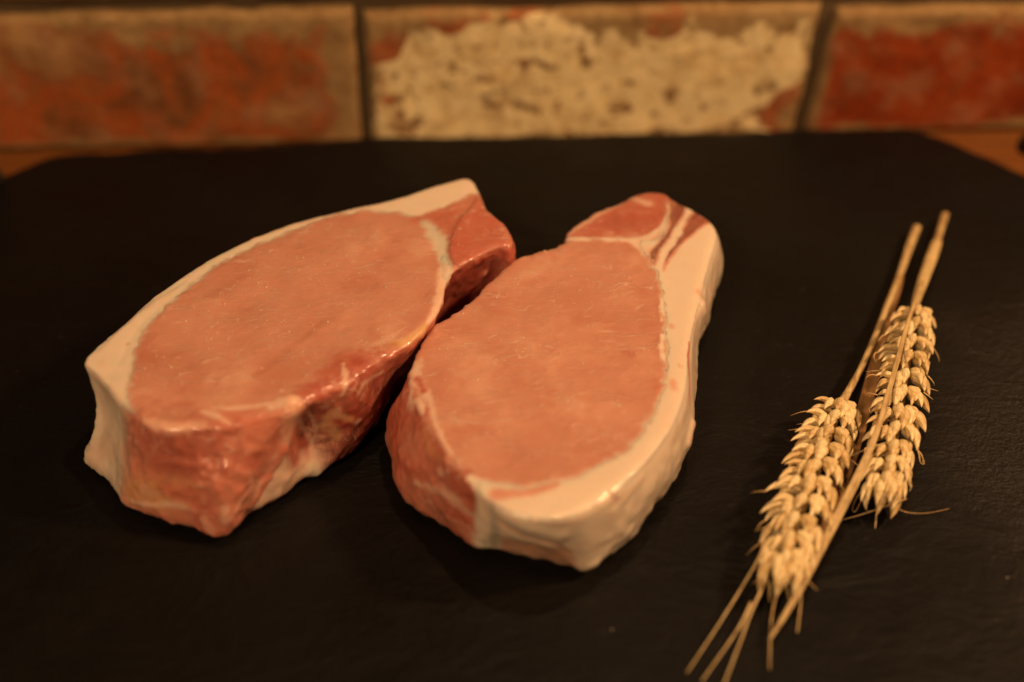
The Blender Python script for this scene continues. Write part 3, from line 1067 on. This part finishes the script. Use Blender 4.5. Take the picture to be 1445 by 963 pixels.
c2.region([(960, 280), (1030, 320), (1020, 380), (990, 480), (985, 600), (940, 680), (860, 740), (790, 770), (700, 745), (670, 705), (690, 680), (800, 660), (900, 560), (915, 400),
           (900, 350), (930, 340)], FAT, 1, part='fat_rim', rag=0.5)
# flap of darker muscle at the far end
c2.region([(795, 343), (800, 334), (832, 310), (870, 293), (905, 277), (934, 277), (941, 300), (936, 325), (915, 341), (880, 346), (830, 347)], RED * np.array((1.0, 1.12, 1.15)), 0, height=0.2, part='red_muscle')
c2.stroke([(915, 295), (890, 288)], [2, 1], FATP, 0.5, strength=0.7)
c2.stroke([(860, 322), (895, 318), (925, 312)], [5, 6, 3], RED * 0.85, 0, strength=0.6, soft=0.8)
c2.stroke([(803, 340), (830, 320), (860, 303), (875, 296)], 0.8, FATP, 0.6, strength=0.6, rag=0.9)
c2.stroke([(801, 347), (830, 346), (870, 347), (905, 346), (928, 334), (940, 316), (943, 296), (937, 280)], [1.4, 1.2, 1.2, 1.8, 1.2, 0.8, 0.8, 1.0], FATP * 1.03, 0.9, height=0.15)
c2.stroke([(890, 349), (908, 360), (920, 378), (927, 398)], [1.2, 2.8, 1.6, 0.8], FATP * 1.03, 0.9)
c2.region([(946, 284), (968, 297), (954, 330), (934, 358), (924, 384), (916, 364), (932, 345), (944, 318)], REDP, 0, soft=0.7, part='lean_strip')
c2.region([(979, 304), (1005, 314), (986, 332), (962, 352), (944, 374), (934, 392), (938, 366), (956, 342)], REDP * 1.05, 0.1, soft=0.9, part='lean_strip')
c2.stroke([(974, 301), (957, 335), (938, 362), (929, 395), (931, 440)], [1.5, 1.6, 1.4, 1.2, 0.8], FAT, 1, height=0.2)
eye = [(800, 352), (840, 348), (880, 354), (906, 368), (923, 392), (932, 420), (937, 470), (939, 520), (931, 562), (913, 604), (888, 638), (850, 660), (810, 680), (770, 690),
       (735, 694), (700, 690), (668, 683), (648, 662), (629, 640), (613, 608), (605, 575), (598, 550), (590, 515), (602, 472), (646, 444), (690, 401), (731, 368), (765, 357)]
w = c2.region(eye, LEAN, 0, height=0.2, soft=1.4, rag=2.0)
c2.col += (w * 0.4 * sstep(-0.1, 0.8, vnoise(c2.V0, 0.016, 13)))[:, None] * (LEAN_D - c2.col)
ed_, _ = seg_dist(c2.V0[:, :2], np.array([tuple(P(x, y, c2.T))[:2] for x, y in eye]), True)
c2.col += (w * 0.65 * np.exp(-ed_ / 0.0045) * (0.75 + 0.5 * c2.n8))[:, None] * (LEAN_D - c2.col)
for k in c2.masks:
    c2.masks[k] = c2.masks[k] * (1 - w)
c2.stroke([(932, 430), (934, 445), (934, 462)], [0.5, 1.0, 0.5], FAT, 0.9, height=0.3, rag=0.9)
c2.stroke([(934, 480), (933, 500), (935, 515)], [0.5, 1.3, 0.5], FAT, 0.9, height=0.3, rag=0.9)
c2.stroke([(885, 505), (892, 510)], [1.5, 1.2], RED, 0, strength=0.5, soft=0.9)
# uneven rim, torn lower edge
dtop, _ = seg_dist(c2.V0, c2.loops[-1][::2], True)
nick = vnoise(c2.V0, 0.0030, 51) * 0.6 + vnoise(c2.V0, 0.0018, 52) * 0.5
near = np.exp(-(dtop / 0.0035) ** 2) * (1 - sstep(12.5, 14.5, c2.per) * (1 - sstep(28.5, 30, c2.per)))
c2.h += near * (1 - 0.6 * c2.topness) * 0.0012 * nick
hh = 1 - c2.topness
c2.h += hh * sstep(13.5, 15, c2.per) * (1 - sstep(24, 25, c2.per)) * (1 - c2.ht) * 0.0009 * np.clip(vnoise(c2.V0, 0.006, 21) + 0.5 * c2.n3, -0.3, 1)
c2.h += hh * (1 - sstep(0.15, 0.4, c2.ht)) * 0.0005 * np.clip(vnoise(c2.V0, 0.005, 22) + 0.4 * c2.n3, -0.6, 1)
for (x, y) in ((946, 466), (958, 522), (948, 545), (985, 420), (948, 552)):
    c2.stroke([(x, y), (x + 2, y + 3)], random.uniform(0.6, 1.4), REDP * 1.3, 0.7, strength=0.5, soft=0.9)
# pale torn seam round the left edge
c2.stroke([(588, 500), (584, 530), (590, 552), (606, 570), (614, 600), (626, 630), (640, 652)], [2.2, 2.6, 2.2, 1.4, 1.0, 0.7, 0.5], FATP, 0.7, height=0.25, rag=0.9, strength=0.9)
c2.stroke([(604, 471), (622, 461), (640, 448)], [1.4, 1.2, 0.6], FATP, 0.6, height=0.3, rag=0.9, strength=0.7)
c2.stroke([(580, 560), (578, 580), (590, 574), (596, 590)], [1.0, 2.2, 1.4, 1.0], FATP, 0.7, height=0.3, rag=0.8)
c2.stroke([(590, 543), (598, 560)], 1.2, RED, 0, rag=0.7)
c2.stroke([(562, 595), (575, 608), (590, 612)], [3, 5, 3], RED * 0.95, 0, soft=0.8)
c2.stroke([(572, 640), (585, 645), (580, 632)], [2.5, 4, 2.5], REDP * 1.08, 0.2, soft=0.9, strength=0.7)
c2.stroke([(600, 615), (606, 640), (620, 655)], [1, 1.8, 1], TAN * np.array((1, .8, .7)), 0.3, strength=0.55, soft=0.9)
c2.stroke([(610, 665), (640, 690), (660, 705)], [3, 5, 4], RED * 0.9, 0, height=-0.5, soft=0.8)
c2.stroke([(588, 688), (620, 700), (640, 712), (655, 722)], [0.7, 1.5, 2.2, 2.0], FATP * np.array((.95, .92, .9)), 0.6, height=0.4, rag=1.0, strength=0.7, soft=0.95)
c2.stroke([(560, 690), (575, 705), (570, 715)], 1.5, REDP, 0.2, height=0.4, strength=0.6)
c2.stroke([(600, 735), (630, 748), (655, 765)], [2, 3, 3], RED * 0.85, 0, strength=0.7)
# front fat
c2.stroke([(664, 682), (685, 696), (715, 700), (745, 702)], [1.2, 2.6, 2.0, 0.8], FAT, 0.9, height=0.3)
c2.stroke([(700, 706), (735, 706), (770, 697), (790, 690)], [2.0, 1.6, 1.2, 0.5], REDP * 1.15, 0.3, strength=0.75, rag=0.6)
c2.stroke([(676, 716), (686, 745), (684, 775)], [2.0, 3.0, 3.2], FATG * 1.15, 0.8, height=0.5, rag=0.9, soft=0.95)
c2.stroke([(694, 722), (700, 750), (702, 780)], [1.0, 1.4, 1.2], FATG * 0.85, 0.8, height=-0.5, rag=0.5)
c2.stroke([(704, 742), (745, 764), (785, 776), (800, 792)], [0.9, 1.1, 1.1, 0.9], FATP * np.array((.75, .6, .55)), 0.6, height=-0.7)
c2.stroke([(715, 735), (755, 752), (790, 762)], [2.0, 2.6, 2.4], FAT, 1, height=1.0, soft=0.9)
c2.stroke([(855, 705), (870, 715), (862, 722)], [0.9, 1.0, 0.7], FATP, 1, height=-0.6)
c2.stroke([(875, 718), (898, 692), (908, 680)], [0.6, 1.0, 0.6], FATP, 1, height=0.5, strength=0.5)
c2.stroke([(972, 490), (973, 540), (972, 580)], [0.6, 1.0, 0.6], RED * 1.3, 0.4, height=-0.3, strength=0.8)
c2.stroke([(975, 605), (973, 632)], [2.0, 1.6], FATP * 0.9, 0.9, height=1.3, strength=0.8, rag=0.9)
c2.stroke([(988, 436), (990, 446)], 2.0, FATP, 0.9, height=1.4, strength=0.6, rag=0.5)
for _ in range(34):
    x, y = random.uniform(630, 905), random.uniform(380, 670)
    a = random.uniform(-0.2, 0.75)
    L = random.uniform(5, 26)
    c2.stroke([(x, y), (x + L * math.cos(a), y - L * math.sin(a) * 0.7)], random.uniform(0.2, 0.38), FATP, 0.2, height=0.1, strength=random.uniform(0.12, 0.4), rag=1.2)
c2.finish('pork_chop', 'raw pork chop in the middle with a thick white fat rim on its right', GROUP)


# ------------------------------------------------------------------ wheat
def husk_mesh(seed, wide=0.40, thick=0.30, belly=0.72, ribs=5):
    r = random.Random(seed)
    nu, nv = 11, 12
    verts, faces = [], []
    bend = r.uniform(0.02, 0.10)
    skew = r.uniform(-0.05, 0.05)
    for i in range(nu):
        u = i / (nu - 1)
        prof = max(0.0, math.sin(math.pi * min(1, 0.03 + 0.97 * u ** belly))) ** 0.72 * (1 - 0.22 * u)
        if i == nu - 1:
            prof = 0.03
        for k in range(nv):
            a = 2 * math.pi * k / nv
            x = wide * 0.5 * prof * math.cos(a)
            rib = 1 + (0.17 * math.cos(ribs * a) if math.sin(a) > -0.2 else 0)
            z = thick * prof * math.sin(a) * rib * (0.75 if math.sin(a) > 0 else 0.28)
            z += 0.13 * math.sin(math.pi * u) - bend * u * u
            verts.append((x + skew * u * u, u, z))
    for i in range(nu - 1):
        for k in range(nv):
            a, b = i * nv + k, i * nv + (k + 1) % nv
            faces.append((a, b, b + nv, a + nv))
    faces.append(tuple(range(nv)))
    faces.append(tuple(reversed([(nu - 1) * nv + k for k in range(nv)])))
    me = bpy.data.meshes.new('husk')
    me.from_pydata(verts, [], faces)
    me.update()
    me.polygons.foreach_set('use_smooth', [True] * len(me.polygons))
    me.materials.append(M_HUSK)
    return me


PLUMP = [husk_mesh(q, w, t, b, n) for q, (w, t, b, n) in enumerate([(0.42, 0.33, 0.60, 5), (0.38, 0.34, 0.56, 6), (0.45, 0.30, 0.64, 5)])]
NARROW = [husk_mesh(10 + q, w, t, b, n) for q, (w, t, b, n) in enumerate([(0.29, 0.26, 0.56, 4), (0.25, 0.25, 0.52, 5), (0.32, 0.24, 0.60, 4)])]
HUSKS = PLUMP + NARROW
KERNELS = [husk_mesh(20 + s, 0.50, 0.44, 0.60, 3) for s in range(3)]


def frame(origin, d, nrm, scale):
    d = d.normalized()
    x = d.cross(nrm).normalized()
    z = x.cross(d).normalized()
    m = Matrix(((x.x, d.x, z.x), (x.y, d.y, z.y), (x.z, d.z, z.z))).to_4x4() @ Matrix.Diagonal((scale, scale, scale, 1))
    return Matrix.Translation(origin) @ m


def child(name, me, M, parent, Mp):
    o = link(bpy.data.objects.new(name, me))
    o.parent = parent
    o.matrix_parent_inverse = Mp.inverted()
    o.matrix_basis = M
    return o


def wheat(label, axis_pts, nodes, radius, phis, husk_len, seed, tip_awns=()):
    r = random.Random(seed)
    path = [Vector(p) for p in catmull([tuple(p) for p in axis_pts], 12, False)]
    root = thing('wheat_ear', (path[0].x, path[0].y, 0), label, 'wheat', 'wheat ears on the slate board')
    Mr = Matrix.Translation(root.location)
    N = len(path)
    v, f = tube_mesh(path, [0.0022 - 0.0008 * abs(2 * i / N - 1) for i in range(N)], 8)
    mesh_obj('rachis', v, f, M_STALK, True, root, root.location)

    def at(t):
        x = max(0, min(0.9999, t)) * (N - 1)
        i = int(x)
        p = path[i].lerp(path[i + 1], x - i)
        d = (path[min(i + 3, N - 1)] - path[max(i - 2, 0)]).normalized()
        return p, d

    awn_v, awn_f = [], []

    def awn(p, d, length, down):
        pts = [p]
        q, dd = p.copy(), d.normalized()
        bend = Vector((r.uniform(-1, 1), r.uniform(-1, 1), -0.6)).normalized()
        for k in range(7):
            q = q + dd * (length / 7)
            dd = (dd + bend * down).normalized()
            q.z = max(q.z, 0.0008)
            pts.append(q.copy())
        vv, ff = tube_mesh(pts, [0.00024 - 0.000028 * k for k in range(8)], 5)
        o = len(awn_v)
        awn_v.extend(vv)
        awn_f.extend([tuple(i + o for i in g) for g in ff])

    for i in range(nodes):
        for s in range(3):
            t = (i + (0.15, 0.65, 0.42)[s] + r.uniform(-0.08, 0.08)) / nodes * 0.96
            p, d = at(t)
            side = d.cross(Vector((0, 0, 1))).normalized()
            upv = side.cross(d).normalized()
            taper = 0.72 + 0.34 * math.sin(math.pi * min(1, 0.18 + 0.72 * t))
            size = husk_len * taper
            phi0 = math.radians(phis[s] + r.uniform(-5, 5))

            def lay(phi, tilt, length, meshes, parent, Mp, name, lift=1.0, along=0.0):
                o1 = upv * math.cos(phi) + side * math.sin(phi)
                a = math.radians(tilt)
                d1 = d * math.cos(a) + o1 * math.sin(a)
                base = p + o1 * radius * 0.42 * taper * lift + d * along
                tip = base + d1 * length
                if tip.z < 0.0014:
                    d1.z += (0.0014 - tip.z) / length
                    d1.normalize()
                Mh = frame(base, d1, o1 - d * 0.25, length)
                ob = child(name, r.choice(meshes), Mh, parent, Mp)
                return ob, Mh, d1, o1

            near_tip = max(0.0, t - 0.6) * 45
            if s == 2:      # the plump grains along the middle
                sp, M, d1, o1 = lay(phi0, 24 + r.uniform(-6, 6), size * 0.74, KERNELS, root, Mr, 'spikelet', 1.3)
                fan = ((r.uniform(-34, 34), 18, 0.92, PLUMP, 0.0008),)
            elif phis[s] > 0:   # the side whose glumes stand out in pairs
                sp, M, d1, o1 = lay(phi0 - 0.45, 32 + r.uniform(-6, 6), size * 0.72, KERNELS, root, Mr, 'spikelet', 1.0)
                fan = ((-10, 52 - near_tip, 0.96, NARROW, -0.0009), (4, 45 - near_tip, 1.02, NARROW, 0.0012), (24, 38 - near_tip, 0.95, PLUMP, 0.0004))
            else:               # the side whose husks overlap like scales
                sp, M, d1, o1 = lay(phi0 + 0.25, 34 + r.uniform(-6, 6), size * 0.80, KERNELS, root, Mr, 'spikelet', 1.0)
                fan = ((-26, 42 - near_tip * 0.6, 0.98, PLUMP, 0.0), (-4, 38 - near_tip * 0.6, 1.02, PLUMP, 0.0010), (20, 28, 0.95, NARROW, 0.0006))
            for (da, ti, sc_, kind, al) in fan:
                ob, Mh, d1, o1 = lay(phi0 + math.radians(da + r.uniform(-5, 5)), ti + r.uniform(-8, 8), size * sc_ * r.uniform(0.88, 1.14), kind, sp, M, 'husk', 0.9, al + r.uniform(-0.0004, 0.0004))
                if r.random() < 0.4 and o1.z > -0.3:
                    awn(Mh @ Vector((0, 0.97, -0.04)), d1 + o1 * 0.15, r.uniform(0.002, 0.0075), r.uniform(0.15, 0.6))
    # closing spikelet at the tip
    p, d = at(0.985)
    side = d.cross(Vector((0, 0, 1))).normalized()
    upv = side.cross(d).normalized()
    M = frame(p, d, upv, husk_len * 0.9)
    sp = child('spikelet', KERNELS[0], M, root, Mr)
    for a in (-75, -30, 15, 60, 110, -120):
        ph = math.radians(a)
        o1 = upv * math.cos(ph) + side * math.sin(ph)
        d1 = d + o1 * r.uniform(0.16, 0.42)
        base = p + o1 * 0.0018 - d * 0.002
        L = husk_len * r.uniform(0.85, 1.15)
        if (base + d1.normalized() * L).z < 0.0015:
            d1.z += 0.25
        child('husk', r.choice(HUSKS), frame(base, d1, o1, L), sp, M)
    mesh_obj('short_awns', awn_v, awn_f, M_AWN, True, root, root.location)
    for pix, wdt in tip_awns:
        n_ = len(pix)
        pth = catmull([tuple(P(*q)) for q in pix], 6, False)
        rr = np.linspace(wdt * 0.46, wdt * 0.16, len(pth)) * 0.001
        vv, ff = tube_mesh(pth, list(rr), 6, 0.55)
        mesh_obj('awn', vv, ff, M_AWN, True, root, root.location)
    return root


def stalk(root, pix, radii, mat=M_STALK, name='stem', flat=0.85, seg=12, ribs=True):
    pth = catmull([tuple(P(*q)) for q in pix], 10, False)
    rr = np.interp(np.linspace(0, 1, len(pth)), np.linspace(0, 1, len(radii)), radii) * 0.001
    v, f = tube_mesh(pth, list(rr), seg, flat)
    if ribs:
        N = len(pth)
        for i in range(N):
            for k in range(seg):
                c = Vector(pth[i])
                q = v[i * seg + k]
                v[i * seg + k] = c + (q - c) * (1.0 + (0.07 if k % 2 else -0.05))
    return mesh_obj(name, v, f, mat, True, root, root.location)


def blade(root, pix, widths, mat, thick=0.00045, fold=0.35, name='leaf_blade', tilt=0.0):
    """a dry grass blade: a creased ribbon with real thickness"""
    pth = [Vector(p) for p in catmull([tuple(P(*q)) for q in pix], 10, False)]
    N = len(pth)
    ww = np.interp(np.linspace(0, 1, N), np.linspace(0, 1, len(widths)), widths) * 0.001
    verts, faces = [], []
    cols = 7
    for i, p in enumerate(pth):
        t = (pth[min(i + 1, N - 1)] - pth[max(i - 1, 0)]).normalized()
        s = t.cross(Vector((0, 0, 1))).normalized()
        u = s.cross(t).normalized()
        a = tilt + 0.25 * math.sin(i * 0.21)
        s, u = s * math.cos(a) + u * math.sin(a), u * math.cos(a) - s * math.sin(a)
        for layer in (1, -1):
            for k in range(cols):
                x = (k / (cols - 1) - 0.5)
                z = abs(x) * fold * ww[i] - 0.06 * ww[i] * math.cos(k * math.pi)
                verts.append(p + s * (x * ww[i]) + u * (z + layer * thick * 0.5))
    C = cols * 2
    for i in range(N - 1):
        for k in range(cols - 1):
            a = i * C + k
            faces.append((a, a + 1, a + 1 + C, a + C))
            b = i * C + cols + k
            faces.append((b + 1, b, b + C, b + 1 + C))
        a = i * C
        faces.append((a, a + C, a + C + cols, a + cols))
        b = i * C + cols - 1
        faces.append((b + C, b, b + cols, b + C + cols))
    for i in (0, N - 1):
        for k in range(cols - 1):
            a = i * C + k
            faces.append((a, a + cols, a + cols + 1, a + 1))
    return mesh_obj(name, verts, faces, mat, True, root, root.location)


# right ear, half behind its own dry leaf
ear_r = wheat('wheat ear at the far right with a dry leaf strip lying across it',
              [P(1291, 442, 0.009), P(1280, 500, 0.010), P(1268, 570, 0.0105), P(1256, 640, 0.010), P(1246, 692, 0.008)], 11, 0.0056, (-66, 64, -4), 0.0112, 11,
              tip_awns=[([(1218, 690, 0.006), (1208, 704, 0.004), (1203, 718, 0.002), (1207, 722, 0.002), (1216, 706, 0.003)], 0.7),
                        ([(1279, 704, 0.008), (1262, 710, 0.007), (1240, 718, 0.005), (1210, 728, 0.003), (1183, 735, 0.001)], 0.75),
                        ([(1263, 706, 0.006), (1268, 718, 0.004), (1285, 724, 0.002), (1310, 724, 0.001), (1340, 718, 0.001)], 0.5),
                        ([(1240, 690, 0.008), (1238, 715, 0.005), (1235, 746, 0.001)], 0.9),
                        ([(1250, 625, 0.021), (1228, 632, 0.018), (1198, 645, 0.012)], 0.6),
                        ([(1293, 628, 0.012), (1297, 642, 0.010), (1299, 653, 0.008), (1304, 655, 0.007), (1304, 649, 0.007)], 0.55),
                        ([(1281, 655, 0.010), (1284, 672, 0.007), (1287, 688, 0.005)], 0.7)])
stalk(ear_r, [(1334, 303, 0.004), (1327, 325, 0.005), (1321, 348, 0.006)], [1.6, 1.55, 1.5], name='stem')
stalk(ear_r, [(1322, 343, 0.006), (1314, 365, 0.007), (1303, 395, 0.008), (1293, 425, 0.0095), (1289, 446, 0.010)], [2.1, 2.5, 2.3, 1.7, 1.4], name='leaf_sheath', mat=M_LEAF)
blade(ear_r, [(1302, 398, 0.011), (1283, 448, 0.018), (1266, 510, 0.0205), (1249, 570, 0.021), (1231, 625, 0.019), (1206, 682, 0.014), (1172, 748, 0.009), (1135, 820, 0.008), (1108, 868, 0.006), (1086, 903, 0.003)],
      [1.2, 1.5, 1.7, 1.9, 2.2, 3.0, 3.0, 2.2, 1.6, 0.6], M_LEAF, tilt=0.35)

# left ear, lower in the picture, with long bristles
ear_l = wheat('wheat ear with long loose bristles lying nearer the pork chops',
              [P(1184, 574, 0.008), P(1166, 622, 0.009), P(1143, 684, 0.010), P(1118, 750, 0.010), P(1104, 806, 0.009)], 10, 0.0056, (-64, 66, 0), 0.0120, 5,
              tip_awns=[([(1078, 760, 0.012), (1072, 785, 0.010), (1045, 832, 0.006), (1010, 888, 0.003), (969, 950, 0.001)], 1.0),
                        ([(1088, 800, 0.010), (1078, 825, 0.008), (1058, 868, 0.006), (1045, 905, 0.004), (1020, 970, 0.002)], 1.2),
                        ([(1060, 850, 0.003), (1040, 890, 0.002), (990, 962, 0.001)], 1.0),
                        ([(1102, 812, 0.008), (1094, 845, 0.005), (1088, 880, 0.003), (1086, 945, 0.001)], 1.0),
                        ([(1105, 808, 0.008), (1110, 830, 0.006), (1115, 850, 0.004)], 0.8),
                        ([(1128, 785, 0.008), (1131, 815, 0.005), (1130, 850, 0.002), (1125, 893, 0.001)], 1.1),
                        ([(1138, 755, 0.010), (1139, 775, 0.008), (1143, 797, 0.006)], 0.7),
                        ([(1086, 820, 0.006), (1086, 850, 0.003)], 0.8)])
stalk(ear_l, [(1294, 321, 0.004), (1283, 350, 0.004), (1270, 388, 0.0045), (1252, 432, 0.005), (1233, 480, 0.006), (1214, 522, 0.007), (1196, 555, 0.008), (1186, 572, 0.009)],
      [1.8, 1.75, 1.4, 1.25, 1.15, 1.15, 1.4, 1.9], name='stem')
blade(ear_l, [(1272, 392, 0.003), (1260, 432, 0.0030), (1244, 480, 0.0025), (1228, 545, 0.0025), (1210, 610, 0.0025), (1190, 670, 0.0025), (1165, 735, 0.0025), (1145, 780, 0.002)],
      [2.0, 3.0, 4.2, 5.0, 5.4, 5.6, 5.0, 1.2], M_LEAF_DARK, fold=0.2)
